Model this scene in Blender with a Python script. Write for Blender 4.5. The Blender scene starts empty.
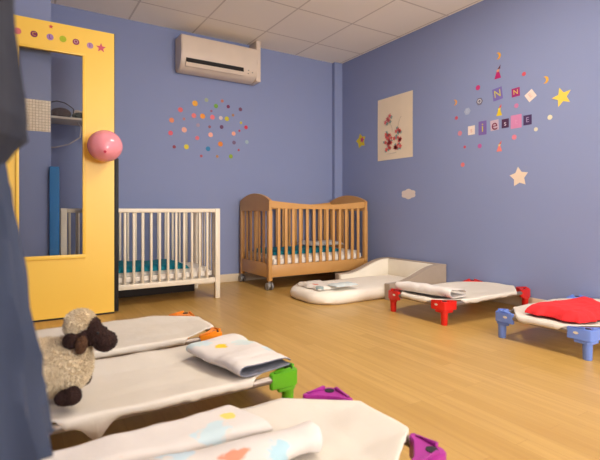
import bpy, bmesh, math, random
from mathutils import Vector, Matrix, noise
random.seed(7)
PI = math.pi
SC = bpy.context.scene
COL = SC.collection

# ---------------------------------------------------------------- camera
EYE = 0.745; FPX = 452.0; TH = math.atan2(719, FPX)
cd = bpy.data.cameras.new('camera'); cam = bpy.data.objects.new('camera', cd); COL.objects.link(cam)
cd.sensor_width = 36; cd.lens = FPX/600*36; cd.shift_y = -20/600; cd.clip_start = 0.02
cam.location = (0, 0, EYE); cam.rotation_euler = (PI/2, 0, TH-PI/2)
cd.dof.use_dof = True; cd.dof.focus_distance = 3.6; cd.dof.aperture_fstop = 4.0
SC.camera = cam
XW, YW, H, XL, YF = 3.31, 4.363, 2.498, -0.27, -3.0
# ---------------------------------------------------------------- light, exposure
w = bpy.data.worlds.new('world'); SC.world = w; w.use_nodes = True
w.node_tree.nodes['Background'].inputs[0].default_value = (.75, .85, 1, 1)
w.node_tree.nodes['Background'].inputs[1].default_value = 1.0
def area(name, loc, rot, sx, sy, power, color):
    d = bpy.data.lights.new(name, 'AREA'); d.shape = 'RECTANGLE'; d.size = sx; d.size_y = sy; d.energy = power; d.color = color
    o = bpy.data.objects.new(name, d); COL.objects.link(o); o.location = loc; o.rotation_euler = rot; return o
area('window_daylight', (2.05, -2.93, 1.45), (PI/2+.6, 0, 0), 1.6, 1.2, 88, (1, .955, .88))
area('side_window_daylight', (XL+.03, -1.35, 1.45), (0, -PI/2-.45, 0), 1.2, 1.5, 24, (1, .95, .89))
PANELS = [(1.78, 1.8525), (1.78, -.5275)]
for px_, py_ in PANELS: area('ceiling_panel_lamp', (px_, py_, H-.02), (0, 0, 0), .52, .52, (14, 5)[py_ < 0], (1, .94, .84))
SC.view_settings.view_transform = 'Standard'; SC.view_settings.look = 'None'
SC.view_settings.gamma = 1; SC.view_settings.use_curve_mapping = False
SC.view_settings.exposure = 0.93


# ---------------------------------------------------------------- materials
def lin(c): return tuple(((v/255)/12.92 if v/255 <= .04045 else ((v/255+.055)/1.055)**2.4) for v in c) + (1,)
def mat(name, c, rough=.6, c2=None, scale=8, bump=0, bscale=60, metal=0, sheen=0, stretch=(1, 1, 1), detail=3, spec=.5):
    m = bpy.data.materials.new(name); m.use_nodes = True; nt = m.node_tree; b = nt.nodes['Principled BSDF']
    b.inputs['Base Color'].default_value = lin(c); b.inputs['Roughness'].default_value = rough; b.inputs['Metallic'].default_value = metal
    b.inputs['Specular IOR Level'].default_value = spec
    if sheen: b.inputs['Sheen Weight'].default_value = sheen
    tc = nt.nodes.new('ShaderNodeTexCoord'); mp = nt.nodes.new('ShaderNodeMapping'); mp.inputs['Scale'].default_value = stretch
    nt.links.new(tc.outputs['Object'], mp.inputs[0])
    n = nt.nodes.new('ShaderNodeTexNoise'); n.inputs['Scale'].default_value = scale; n.inputs['Detail'].default_value = detail
    nt.links.new(mp.outputs[0], n.inputs[0])
    mx = nt.nodes.new('ShaderNodeMix'); mx.data_type = 'RGBA'
    c2 = c2 or tuple(v*.95 for v in c)
    mx.inputs[6].default_value = lin(c); mx.inputs[7].default_value = lin(c2)
    nt.links.new(n.outputs[0], mx.inputs[0]); nt.links.new(mx.outputs[2], b.inputs['Base Color'])
    if bump:
        n2 = nt.nodes.new('ShaderNodeTexNoise'); n2.inputs['Scale'].default_value = bscale; n2.inputs['Detail'].default_value = 4
        nt.links.new(mp.outputs[0], n2.inputs[0])
        bp = nt.nodes.new('ShaderNodeBump'); bp.inputs['Strength'].default_value = bump; bp.inputs['Distance'].default_value = .01
        nt.links.new(n2.outputs[0], bp.inputs['Height']); nt.links.new(bp.outputs[0], b.inputs['Normal'])
    return m
def mixc(nt, fac, a, b):
    mx = nt.nodes.new('ShaderNodeMix'); mx.data_type = 'RGBA'
    for s, v in ((0, fac), (6, a), (7, b)):
        if hasattr(v, 'links'): nt.links.new(v, mx.inputs[s])
        else: mx.inputs[s].default_value = v
    return mx.outputs[2]
def patches(m, specs):
    """printed pattern: blobs of colour at object-space spots. specs: (x,y,z,radius,colour)"""
    nt = m.node_tree; b = nt.nodes['Principled BSDF']; cur = b.inputs['Base Color'].links[0].from_socket
    tc = nt.nodes.new('ShaderNodeTexCoord'); nz = nt.nodes.new('ShaderNodeTexNoise'); nz.inputs['Scale'].default_value = 28
    nt.links.new(tc.outputs['Object'], nz.inputs[0])
    for x, y, z, r, c in specs:
        d = nt.nodes.new('ShaderNodeVectorMath'); d.operation = 'DISTANCE'; d.inputs[1].default_value = (x, y, z)
        nt.links.new(tc.outputs['Object'], d.inputs[0])
        a = nt.nodes.new('ShaderNodeMath'); a.operation = 'MULTIPLY_ADD'; nt.links.new(nz.outputs[0], a.inputs[0]); a.inputs[1].default_value = r*1.6
        nt.links.new(d.outputs[1], a.inputs[2])
        mr = nt.nodes.new('ShaderNodeMapRange'); nt.links.new(a.outputs[0], mr.inputs[0])
        mr.inputs[1].default_value = r*1.75; mr.inputs[2].default_value = r*1.55; mr.inputs[3].default_value = 0; mr.inputs[4].default_value = 1
        cur = mixc(nt, mr.outputs[0], cur, lin(c))
    nt.links.new(cur, b.inputs['Base Color'])
    return m

M = {}
M['wall'] = mat('wall_paint_periwinkle', (137, 147, 184), .75, (134, 144, 181), 1.5, .03, 90)
M['ivory'] = mat('ivory_paint', (235, 222, 200), .45)
M['base'] = mat('baseboard_cream', (226, 208, 180), .5)
M['yellow'] = mat('yellow_door_paint', (254, 208, 84), .38, (252, 204, 80), 3)
M['black'] = mat('black_rubber', (14, 13, 16), .6)
M['beech'] = mat('beech_wood', (212, 160, 94), .38, (198, 142, 78), 6, .04, 30, stretch=(1, 1, 1), detail=6)
M['cribwhite'] = mat('cream_white_lacquer', (240, 226, 202), .4)
M['mattress'] = mat('quilted_white_mattress', (238, 230, 218), .9, (226, 216, 202), 30, .25, 40)
M['teal'] = mat('teal_fabric', (0, 124, 140), .9, (0, 104, 122), 20, .2, 60)
M['sheet'] = mat('white_cotton_sheet', (222, 212, 198), .92, (215, 205, 190), 6, .6, 9)
M['tan'] = mat('tan_vinyl', (178, 160, 142), .6, (168, 150, 132), 20)
M['cream'] = mat('cream_vinyl', (244, 234, 216), .6)
M['steel'] = mat('grey_steel_tube', (150, 138, 128), .35, metal=.6)
M['ac'] = mat('air_conditioner_plastic', (226, 206, 186), .45)
M['dark'] = mat('dark_slot', (20, 16, 15), .6)
M['grey'] = mat('grey_caster', (150, 146, 142), .4)
M['orangeP'] = mat('orange_plastic', (255, 146, 20), .35)
M['greenP'] = mat('green_plastic', (96, 176, 26), .35)
M['purpleP'] = mat('magenta_purple_plastic', (176, 48, 150), .35)
M['redP'] = mat('red_plastic', (226, 34, 26), .35)
M['blueP'] = mat('blue_plastic', (116, 146, 222), .35)
M['redcloth'] = mat('red_fleece', (238, 46, 48), .95, (220, 36, 42), 14, .5, 25)
M['greylining'] = mat('grey_lining', (150, 150, 160), .95, (100, 100, 112), 40, .3, 60)
M['denim'] = mat('blue_garment_cloth', (60, 68, 90), .95, (48, 56, 76), 5, .4, 14)
M['darkcloth'] = mat('dark_grey_coat_cloth', (46, 48, 60), .95, (34, 36, 46), 6, .4, 14)
M['lightstripe'] = mat('pale_grey_coat_lining', (118, 116, 122), .95)
M['wool'] = mat('cream_plush_wool', (240, 224, 194), .95, (220, 198, 162), 40, .5, 80)
M['brown'] = mat('dark_brown_plush', (62, 34, 26), .95, (40, 22, 18), 50, .8, 120)
M['earbrown'] = mat('mid_brown_plush', (104, 70, 44), .95, (84, 54, 34), 50, .8, 120)
M['bluepost'] = mat('blue_foam', (48, 124, 186), .7)
M['corridor'] = mat('corridor_paint', (150, 146, 150), .8)
M['paper'] = mat('cream_paper', (238, 218, 190), .8)

def floor_mat():
    m = mat('oak_strip_laminate', (205, 150, 84), .34); nt = m.node_tree; b = nt.nodes['Principled BSDF']
    tc = nt.nodes.new('ShaderNodeTexCoord'); mp = nt.nodes.new('ShaderNodeMapping'); mp.inputs['Rotation'].default_value = (0, 0, PI/2)
    nt.links.new(tc.outputs['Object'], mp.inputs[0])
    br = nt.nodes.new('ShaderNodeTexBrick'); br.inputs['Scale'].default_value = 1
    br.inputs['Color1'].default_value = lin((204, 164, 94)); br.inputs['Color2'].default_value = lin((190, 149, 78)); br.inputs['Mortar'].default_value = lin((182, 140, 74))
    br.inputs['Mortar Size'].default_value = .0012; br.inputs['Brick Width'].default_value = .62; br.inputs['Row Height'].default_value = .064
    br.offset = .37; br.offset_frequency = 3
    nt.links.new(mp.outputs[0], br.inputs[0])
    mp2 = nt.nodes.new('ShaderNodeMapping'); mp2.inputs['Scale'].default_value = (26, 1.3, 1); nt.links.new(tc.outputs['Object'], mp2.inputs[0])
    n = nt.nodes.new('ShaderNodeTexNoise'); n.inputs['Scale'].default_value = 1.6; n.inputs['Detail'].default_value = 6; nt.links.new(mp2.outputs[0], n.inputs[0])
    mr = nt.nodes.new('ShaderNodeMapRange'); mr.inputs[1].default_value = .35; mr.inputs[2].default_value = .7; mr.inputs[3].default_value = 0; mr.inputs[4].default_value = .55
    nt.links.new(n.outputs[0], mr.inputs[0])
    out = mixc(nt, mr.outputs[0], br.outputs[0], lin((174, 132, 66)))
    nt.links.new(out, b.inputs['Base Color']); return m
M['floor'] = floor_mat()
def ceil_mat():
    m = mat('mineral_ceiling_tiles', (214, 196, 172), .9); nt = m.node_tree; b = nt.nodes['Principled BSDF']
    tc = nt.nodes.new('ShaderNodeTexCoord'); mp = nt.nodes.new('ShaderNodeMapping'); mp.inputs['Location'].default_value = (.32, .23, 0)
    nt.links.new(tc.outputs['Object'], mp.inputs[0])
    br = nt.nodes.new('ShaderNodeTexBrick'); br.offset = 0; br.inputs['Scale'].default_value = 1; br.inputs['Brick Width'].default_value = .6; br.inputs['Row Height'].default_value = .595
    br.inputs['Mortar Size'].default_value = .009; br.inputs['Mortar Smooth'].default_value = .25
    br.inputs['Color1'].default_value = lin((252, 243, 228)); br.inputs['Color2'].default_value = lin((250, 240, 225)); br.inputs['Mortar'].default_value = lin((216, 204, 188))
    nt.links.new(mp.outputs[0], br.inputs[0]); nt.links.new(br.outputs[0], b.inputs['Base Color']); return m
M['ceiling'] = ceil_mat()
def calendar_mat():
    m = mat('printed_calendar_paper', (238, 218, 190), .8); nt = m.node_tree; b = nt.nodes['Principled BSDF']
    tc = nt.nodes.new('ShaderNodeTexCoord'); sp = nt.nodes.new('ShaderNodeMapping'); sp.inputs['Rotation'].default_value = (-PI/2, 0, 0)
    nt.links.new(tc.outputs['Object'], sp.inputs[0])
    br = nt.nodes.new('ShaderNodeTexBrick'); br.offset = 0; br.inputs['Scale'].default_value = 1; br.inputs['Brick Width'].default_value = .019; br.inputs['Row Height'].default_value = .019
    br.inputs['Mortar Size'].default_value = .0016
    br.inputs['Color1'].default_value = lin((252, 236, 212)); br.inputs['Color2'].default_value = lin((240, 222, 196)); br.inputs['Mortar'].default_value = lin((196, 176, 152))
    nt.links.new(sp.outputs[0], br.inputs[0]); nt.links.new(br.outputs[0], b.inputs['Base Color']); return m
M['calendar'] = calendar_mat()
def glass_mat():
    m = bpy.data.materials.new('clear_door_glass'); m.use_nodes = True; nt = m.node_tree; nt.nodes.clear()
    o = nt.nodes.new('ShaderNodeOutputMaterial'); t = nt.nodes.new('ShaderNodeBsdfTransparent'); t.inputs[0].default_value = (.9, .9, .9, 1)
    g = nt.nodes.new('ShaderNodeBsdfGlossy'); g.inputs['Roughness'].default_value = .02
    f = nt.nodes.new('ShaderNodeFresnel'); f.inputs[0].default_value = 1.22; x = nt.nodes.new('ShaderNodeMixShader')
    nt.links.new(f.outputs[0], x.inputs[0]); nt.links.new(t.outputs[0], x.inputs[1]); nt.links.new(g.outputs[0], x.inputs[2]); nt.links.new(x.outputs[0], o.inputs[0])
    return m
M['glass'] = glass_mat()
_flat = {}
def flat(c, rough=.6):
    k = (c, rough)
    if k not in _flat: _flat[k] = mat('sticker_vinyl_%d_%d_%d' % c, c, rough)
    return _flat[k]

# ---------------------------------------------------------------- geometry helpers
def tagp(o, label=None, cat=None, group=None, kind=None):
    if label: o['label'] = label
    if cat: o['category'] = cat
    if group: o['group'] = group
    if kind: o['kind'] = kind
    return o
def empty(name, loc, rz=0, label=None, cat=None, group=None):
    o = bpy.data.objects.new(name, None); COL.objects.link(o); o.location = loc; o.rotation_euler = (0, 0, rz); o.empty_display_size = .05
    return tagp(o, label, cat, group)
def link(name, bm, m, parent=None, smooth=None, world=False):
    """bmesh -> one mesh object; world=True: coordinates are world ones, shifted into the parent's frame"""
    if world and parent is not None:
        bmesh.ops.translate(bm, vec=-Vector(parent.location), verts=bm.verts)
    bmesh.ops.recalc_face_normals(bm, faces=bm.faces)
    me = bpy.data.meshes.new(name); bm.to_mesh(me); bm.free()
    ms = m if isinstance(m, (list, tuple)) else [m]
    for x in ms: me.materials.append(x)
    if smooth is not None:
        me.polygons.foreach_set('use_smooth', [True]*len(me.polygons)); me.set_sharp_from_angle(angle=math.radians(smooth))
    o = bpy.data.objects.new(name, me); COL.objects.link(o)
    if parent: o.parent = parent
    return o
def B(): return bmesh.new()
def box(bm, x0, x1, y0, y1, z0, z1, bev=0, seg=2):
    r = bmesh.ops.create_cube(bm, size=1); vs = r['verts']
    for v in vs: v.co = Vector(((x0+x1)/2+v.co.x*(x1-x0), (y0+y1)/2+v.co.y*(y1-y0), (z0+z1)/2+v.co.z*(z1-z0)))
    if bev:
        es = list({e for v in vs for e in v.link_edges}); bmesh.ops.bevel(bm, geom=es, offset=bev, segments=seg, affect='EDGES', profile=.5)
    return bm
def tube(bm, pts, r, n=10, cap=True):
    pts = [Vector(p) for p in pts]; rings = []; rr = r if isinstance(r, (list, tuple)) else [r]*len(pts)
    up = None
    for i, p in enumerate(pts):
        t = (pts[min(i+1, len(pts)-1)]-pts[max(i-1, 0)]).normalized()
        if up is None: up = t.orthogonal().normalized()
        up = (up-t*up.dot(t)).normalized(); s = t.cross(up)
        rings.append([bm.verts.new(p+(up*math.cos(a)+s*math.sin(a))*rr[i]) for a in [2*PI*k/n for k in range(n)]])
    for a, b in zip(rings, rings[1:]):
        for k in range(n): bm.faces.new((a[k], a[(k+1) % n], b[(k+1) % n], b[k]))
    if cap:
        bm.faces.new(rings[0][::-1]); bm.faces.new(rings[-1])
    return bm
def prism(bm, pts2, f, d0, d1):
    """polygon pts2 extruded; f(u,v,d) -> point"""
    a = [bm.verts.new(f(u, v, d0)) for u, v in pts2]; b = [bm.verts.new(f(u, v, d1)) for u, v in pts2]
    n = len(a)
    bm.faces.new(a[::-1]); bm.faces.new(b)
    for k in range(n): bm.faces.new((a[k], a[(k+1) % n], b[(k+1) % n], b[k]))
    return bm
def ellipsoid(bm, c, r, rot=None, u=24, v=14):
    mtx = Matrix.Translation(c) @ (rot.to_4x4() if rot else Matrix.Identity(4)) @ Matrix.Diagonal((r[0], r[1], r[2], 1))
    bmesh.ops.create_uvsphere(bm, u_segments=u, v_segments=v, radius=1, matrix=mtx); return bm
def evalmesh(o):
    dg = bpy.context.evaluated_depsgraph_get(); dg.update()
    return bpy.data.meshes.new_from_object(o.evaluated_get(dg))
def apply_mods(o):
    me = evalmesh(o); o.modifiers.clear(); o.data = me; return o
def solidify(o, t, off=0, sub=0, mo=0, mr=0):
    m = o.modifiers.new('s', 'SOLIDIFY'); m.thickness = t; m.offset = off; m.material_offset = mo; m.material_offset_rim = mr
    if sub: s = o.modifiers.new('u', 'SUBSURF'); s.levels = sub; s.render_levels = sub
    return apply_mods(o)
def fbm(x, y, z=0, o=3):
    return noise.fractal(Vector((x, y, z)), 1.0, 2.0, o)

# ================================================================ THE SETTING
def structure(name, bm, m, smooth=None):
    o = link(name, bm, m, smooth=smooth); o['kind'] = 'structure'; return o
structure('floor', box(B(), XL-1.2, XW+.1, YF-.1, YW+.1, -.1, 0), M['floor'])
structure('ceiling', box(B(), XL-1.2, XW+.1, YF-.1, YW+.1, H, H+.1), M['ceiling'])
structure('wall_back', box(B(), XL, XW+.1, YW, YW+.1, 0, H), M['wall'])
wy0, wy1, wz0, wz1 = -2.1, -.6, .85, 2.05
bm = box(B(), XW, XW+.1, YF-.1, YW, 0, H)
structure('wall_right', bm, M['wall'])
bm = B(); dy0, dy1 = 2.66, 3.44
box(bm, XL-.1, XL, wy1, dy0, 0, H); box(bm, XL-.1, XL, YF, wy0, 0, H); box(bm, XL-.1, XL, wy0, wy1, 0, wz0); box(bm, XL-.1, XL, wy0, wy1, wz1, H); box(bm, XL-.1, XL, dy1, YW+.1, 0, H); box(bm, XL-.1, XL, dy0, dy1, 2.08, H)
structure('wall_left', bm, M['wall'])
bm = box(B(), XL-1.2, XL-1.1, 1.6, YW+.1, 0, H); box(bm, XL-1.1, XL-.1, 1.6, 1.7, 0, H); box(bm, XL-1.1, XL-.1, YW, YW+.1, 0, H); structure('wall_corridor', bm, M['corridor'])
bm = B(); fx0, fx1 = 1.2, 2.9
box(bm, XL-.1, fx0, YF-.1, YF, 0, H); box(bm, fx1, XW, YF-.1, YF, 0, H); box(bm, fx0, fx1, YF-.1, YF, 0, wz0); box(bm, fx0, fx1, YF-.1, YF, wz1, H)
structure('wall_front', bm, M['wall'])
structure('wall_jut', box(B(), XL, .207, 3.58, YW, 0, H), M['wall'])
structure('trim_1', box(B(), 3.195, XW, 4.31, YW, 0, H, .004), M['wall'])     # boxed pipe in the corner
def window(name, x0, x1, y0, y1):
    bm = B(); t = .05
    if abs(x1-x0) > abs(y1-y0):
        box(bm, x0, x1, y0, y1, wz0, wz0+t); box(bm, x0, x1, y0, y1, wz1-t, wz1)
        for a in (x0, (x0+x1)/2-t/2, x1-t): box(bm, a, a+t, y0, y1, wz0+t, wz1-t)
    else:
        box(bm, x0, x1, y0, y1, wz0, wz0+t); box(bm, x0, x1, y0, y1, wz1-t, wz1)
        for a in (y0, (y0+y1)/2-t/2, y1-t): box(bm, x0, x1, a, a+t, wz0+t, wz1-t)
    o = structure(name, bm, M['ivory']); return o
window('window_1', fx0, fx1, YF-.09, YF-.04); window('window_2', XL-.09, XL-.04, wy0, wy1)
def baseboard(name, x0, x1, y0, y1, axis):
    bm = B(); box(bm, x0, x1, y0, y1, 0, .082, .004); structure(name, bm, M['base'], 40)
baseboard('baseboard_back', .207, 3.195, YW-.014, YW, 'x')
baseboard('baseboard_right', XW-.014, XW, YF, 4.31, 'y')
baseboard('baseboard_corner', 3.185, 3.296, 4.296, 4.31, 'x')
baseboard('baseboard_left', XL, XL+.014, YF, dy0-.06, 'y')
bm = B()
box(bm, XL-.1, XL+.015, dy0-.06, dy0, 0, 2.14); box(bm, XL-.1, XL+.015, dy1, dy1+.05, 0, 2.14); box(bm, XL-.1, XL+.015, dy0, dy1, 2.08, 2.14)
structure('trim_2', bm, M['yellow'])

# ---- the open yellow door with its pane
DX0, DX1, DYF, DYB = -.205, .600, 3.470, 3.508; DZ0, DZ1 = .012, 2.013
GX0, GX1, GZ0, GZ1 = .012, .398, .432, 1.822
dr = empty('door_1', (DX0, DYF, 0)); dr['kind'] = 'structure'
bm = B()
box(bm, DX0, GX0, DYF, DYB, DZ0, DZ1); box(bm, GX1, DX1, DYF, DYB, DZ0, DZ1); box(bm, GX0, GX1, DYF, DYB, DZ0, GZ0); box(bm, GX0, GX1, DYF, DYB, GZ1, DZ1)
bmesh.ops.remove_doubles(bm, verts=bm.verts, dist=1e-5)
link('door_leaf', bm, M['yellow'], dr, world=True)
bm = B()
for a in ((GX0-.012, GX1+.012, GZ0-.022, GZ0+.006), (GX0-.012, GX1+.012, GZ1-.006, GZ1+.014), (GX0-.014, GX0+.006, GZ0+.006, GZ1-.006), (GX1-.006, GX1+.014, GZ0+.006, GZ1-.006)):
    box(bm, a[0], a[1], DYF-.01, DYF+.004, a[2], a[3], .003)
link('glazing_bead', bm, M['yellow'], dr, 40, world=True)
link('glass_pane', box(B(), GX0, GX1, DYF+.012, DYF+.018, GZ0, GZ1), M['glass'], dr, world=True)
link('edge_seal', box(B(), DX1+.0002, DX1+.004, DYF+.001, DYB+.001, DZ0, DZ1), M['black'], dr, world=True)
link('back_lining', box(B(), GX1+.01, DX1+.004, DYB+.0005, DYB+.006, DZ0, DZ1), M['black'], dr, world=True)
g_ = link('edge_guard', box(B(), DX1+.0045, DX1+.031, DYF+.002, DYB, DZ0, 1.12, .003), M['black'], dr, 40, world=True); g_['label'] = 'black rubber strip on the lower door edge'
bm = B(); box(bm, DX0, DX1, DYF+.004, DYB-.004, .001, DZ0-.0005); link('bottom_seal', bm, M['black'], dr, world=True)

# ---------------------------------------------------------------- stickers
def star_pts(r, k=.42, n=5, rot=PI/2):
    return [((r if i % 2 == 0 else r*k)*math.cos(rot+i*PI/n), (r if i % 2 == 0 else r*k)*math.sin(rot+i*PI/n)) for i in range(2*n)]
def circ(r, n=18, sx=1): return [(sx*r*math.cos(2*PI*i/n), r*math.sin(2*PI*i/n)) for i in range(n)]
def sq(w, h, rot=0):
    return [(x*math.cos(rot)-y*math.sin(rot), x*math.sin(rot)+y*math.cos(rot)) for x, y in ((-w, -h), (w, -h), (w, h), (-w, h))]
def moon(r):
    o = [(r*math.cos(a), r*math.sin(a)) for a in [math.radians(-110+220*i/10) for i in range(11)]]
    i_ = [(r*.75*math.cos(a)-r*.42, r*.85*math.sin(a)) for a in [math.radians(80-160*i/8) for i in range(9)]]
    return o+i_
def frame_back(X, Z, Y=YW): return lambda u, v, d: Vector((X+u, Y-d, Z+v))        # faces -Y
def frame_right(Y, Z, X=XW): return lambda u, v, d: Vector((X-d, Y-u, Z+v))       # faces -X, u grows to the viewer's right
def text_bm(ch, size, f, depth):
    cu = bpy.data.curves.new('t', 'FONT'); cu.body = ch; cu.size = size; cu.align_x = 'CENTER'; cu.align_y = 'CENTER'; cu.resolution_u = 3
    o = bpy.data.objects.new('t', cu); COL.objects.link(o); me = evalmesh(o); bpy.data.objects.remove(o)
    bm = B(); bm.from_mesh(me)
    r = bmesh.ops.extrude_face_region(bm, geom=list(bm.faces)); ex = {g for g in r['geom'] if isinstance(g, bmesh.types.BMVert)}
    for v in bm.verts: v.co = f(v.co.x, v.co.y, depth[1] if v in ex else depth[0])
    return bm
T = .0015
def sticker(name, f, pts, c, label, cat='sticker', group=None, parent=None, letter=None, lc=None, ls=.05, rot=0, extra=()):
    """flat vinyl sticker; f is the wall frame. One mesh, or an Empty with a backing and a letter"""
    base = f(0, 0, 0)
    if parent is None and (letter or extra):
        root = empty(name, base, 0, label, cat, group)
        link('backing', prism(B(), pts, f, .0004, T), flat(c), root, world=True)
    else:
        root = link(name, prism(B(), pts, f, .0004, T), flat(c), parent, world=parent is not None)
        if parent is None:
            for v in root.data.vertices: v.co -= base
            root.location = base; tagp(root, label, cat, group)
        elif label: root['label'] = label
    shift = parent is not None
    tgt = root
    def add(nm, bm, col):
        if shift:   # sub-part under a part that has no offset of its own: same frame as the thing
            bmesh.ops.translate(bm, vec=-Vector(parent.location), verts=bm.verts)
            o = link(nm, bm, flat(col)); o.parent = tgt
        else: link(nm, bm, flat(col), tgt, world=True)
    if letter:
        cr, sr = math.cos(rot), math.sin(rot)
        add('letter', text_bm(letter, ls, lambda u, v, d: f(u*cr-v*sr, u*sr+v*cr, d), (T+.0002, T+.0012)), lc)
    for nm, p2, c2 in extra: add(nm, prism(B(), p2, f, T+.0002, T+.001), c2)
    return root
def sh(pts, dx, dy): return [(x+dx, y+dy) for x, y in pts]

# on the door (parts of it)
fd = lambda X, Z: frame_back(X, Z, DYF)
for X, Z, ch, bc, lc in ((.010, 1.911, None, (226, 120, 120), None), (.102, 1.910, 'C', (130, 30, 90), (226, 170, 60)), (.195, 1.909, 'L', (176, 130, 190), (90, 40, 90)),
                         (.272, 1.911, None, (176, 190, 10), None), (.352, 1.907, 'O', (150, 40, 90), (220, 190, 190)), (.441, 1.899, 'E', (190, 140, 180), (130, 80, 160))):
    sticker('letter_sticker', fd(X, Z), circ(.021), bc, None, parent=dr, letter=ch, lc=lc, ls=.034)
sticker('star_sticker', fd(.512, 1.896), star_pts(.035), (214, 82, 110), 'pink star sticker', parent=dr)
sticker('star_sticker', fd(.200, 1.980), star_pts(.015, .5), (220, 84, 80), 'small pink star sticker', parent=dr)

# ---- coloured dots on the back wall: (x, z, radius, colour, label)
def yb(px_, py_):       # a point of the back wall seen at that place
    k = (px_-300)/FPX; d = YW/(math.sin(TH)-k*math.cos(TH)); return d*(math.cos(TH)+k*math.sin(TH)), EYE-(py_-210)*d/FPX
def xr(px_, py_):       # a point of the right wall
    k = (px_-300)/FPX; d = XW/(math.cos(TH)+k*math.sin(TH)); return d*(math.sin(TH)-k*math.cos(TH)), EYE-(py_-210)*d/FPX
DOTS = [
 (225,117,14,(236,166,40),'large amber dot sticker at the upper left of the dot cluster'),
 (282,100,10,(164,172,142),'pale sage green dot sticker, topmost of the dot cluster'),
 (361,105,8,(196,118,98),'small terracotta dot sticker at the top, above the green one'),
 (330,130,11,(110,158,50),'green dot sticker near the top between sage and maroon dots'),
 (391,133,9,(120,24,72),'deep maroon dot sticker near the top right of the dot cluster'),
 (452,147,10,(118,70,98),'dull plum dot sticker at the far upper right of the cluster'),
 (152,149,12,(226,98,98),'coral dot sticker at the upper left edge of the dot cluster'),
 (108,201,12,(232,136,92),'orange dot sticker at the far left, left of small salmon dot'),
 (170,195,7,(196,126,122),'small faded salmon dot sticker right of the far left orange dot'),
 (219,178,12,(236,122,118),'coral pink dot sticker just left of the bright orange dot'),
 (263,181,13,(242,150,40),'bright orange dot sticker between two coral pink dots'),
 (312,186,12,(240,116,122),'coral pink dot sticker just right of the bright orange dot'),
 (354,190,10,(214,196,196),'whitish pink dot sticker beside the olive yellow dot'),
 (384,194,12,(196,182,24),'olive yellow dot sticker at the right centre of the cluster'),
 (415,176,7,(180,128,88),'tiny brown orange dot sticker above right of the olive yellow dot'),
 (307,155,6,(160,92,110),'tiny mauve red dot sticker below the green dot near the top'),
 (455,214,7,(200,186,60),'small lime yellow dot sticker at the right edge of the cluster'),
 (480,237,10,(212,40,66),'crimson dot sticker, farthest right of the middle row'),
 (447,254,6,(190,64,90),'tiny red dot sticker just left below the crimson dot'),
 (240,226,9,(172,148,164),'faint pale mauve dot sticker below the bright orange dot'),
 (298,234,7,(150,84,92),'tiny brownish red dot sticker at the centre of the cluster'),
 (358,235,10,(96,48,88),'dark plum dot sticker below the whitish pink dot'),
 (171,249,13,(240,172,150),'large peach dot sticker at the left of the dot cluster'),
 (103,265,11,(222,84,102),'raspberry dot sticker at the lower far left of the cluster'),
 (303,274,12,(244,172,152),'large peach dot sticker at the lower centre of the cluster'),
 (418,268,11,(244,168,140),'peach dot sticker at the lower right of the cluster'),
 (236,290,10,(224,104,112),'coral dot sticker above left of the blue one'),
 (121,334,8,(142,44,62),'small dark red dot sticker at the bottom left corner of cluster'),
 (182,334,12,(216,196,36),'yellow dot sticker at the bottom left of the dot cluster'),
 (290,344,12,(30,124,172),'blue dot sticker, the only blue one, at the bottom centre'),
 (352,320,13,(228,130,30),'large orange dot sticker at the lower right of the cluster'),
 (420,313,10,(118,92,124),'greyish purple dot sticker below the lower right peach dot'),
 (484,310,10,(160,180,186),'pale blue green dot sticker at the lower far right'),
 (443,350,6,(172,70,82),'tiny red dot sticker at the lower right below the purple dot'),
 (256,380,7,(180,86,96),'tiny red dot sticker at the bottom below the blue dot'),
 (336,382,7,(190,130,72),'tiny ochre dot sticker at the bottom left of the green dot'),
 (404,382,11,(136,160,30),'olive green dot sticker at the very bottom right'),
]
for zx, zy, r, c, lb in DOTS:
    X, Z = yb(150+zx/5, 80+zy/5)
    sticker('dot_sticker', frame_back(X, Z), circ(r*.00195+.001), c, lb, group='coloured dots on the back wall')

# ---- stickers on the right wall
G = 'stickers on the right wall'
def R_(px_, py_): y, z = xr(px_, py_); return frame_right(y, z)
for p, r, c, lb in [((478, 87.7), .021, (206, 48, 116), 'hot pink dot sticker above the grey letter O tile'),
    ((524, 74), .016, (222, 84, 96), 'red dot sticker left of the right hand orange moon'),
    ((516.5, 105.7), .018, (206, 124, 166), 'mauve pink dot sticker below the magenta letter N tile'),
    ((550, 117.3), .018, (232, 222, 186), 'pale yellow dot sticker below the big yellow star'),
    ((536, 129.3), .015, (220, 212, 186), 'faint cream dot sticker right below the dark letter E tile'),
    ((456.5, 118), .016, (212, 84, 100), 'red dot sticker below the leftmost orange moon sticker'),
    ((460, 133.3), .022, (216, 136, 150), 'dusty pink dot sticker left of the cream letter s tile'),
    ((464.8, 147), .013, (220, 84, 100), 'tiny red dot sticker left below the word sieste'),
    ((479.8, 146), .019, (196, 92, 158), 'magenta pink dot sticker below the purple letter i tile'),
    ((514.3, 137.2), .020, (226, 132, 150), 'pink dot sticker below the blank pink square tile'),
    ((462.8, 164.7), .020, (232, 122, 122), 'coral dot sticker, lowest at the left of the right wall')]:
    sticker('dot_sticker', R_(*p), circ(r), c, lb, group=G)
sticker('moon_sticker', R_(497.8, 56), moon(.028), (240, 168, 40), 'orange moon sticker at the very top above the magenta dress', group=G)
sticker('moon_sticker', R_(545, 80), moon(.027), (244, 176, 44), 'orange moon sticker above left of the big yellow star', group=G)
sticker('moon_sticker', R_(454.8, 102.6), moon(.026), (236, 160, 60), 'orange moon sticker at the far left of the letters', group=G)
sticker('star_sticker', R_(562, 97), star_pts(.072, .45, rot=PI/2+.25), (250, 212, 84), 'big yellow star sticker at the right of the letter tiles', group=G)
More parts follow.
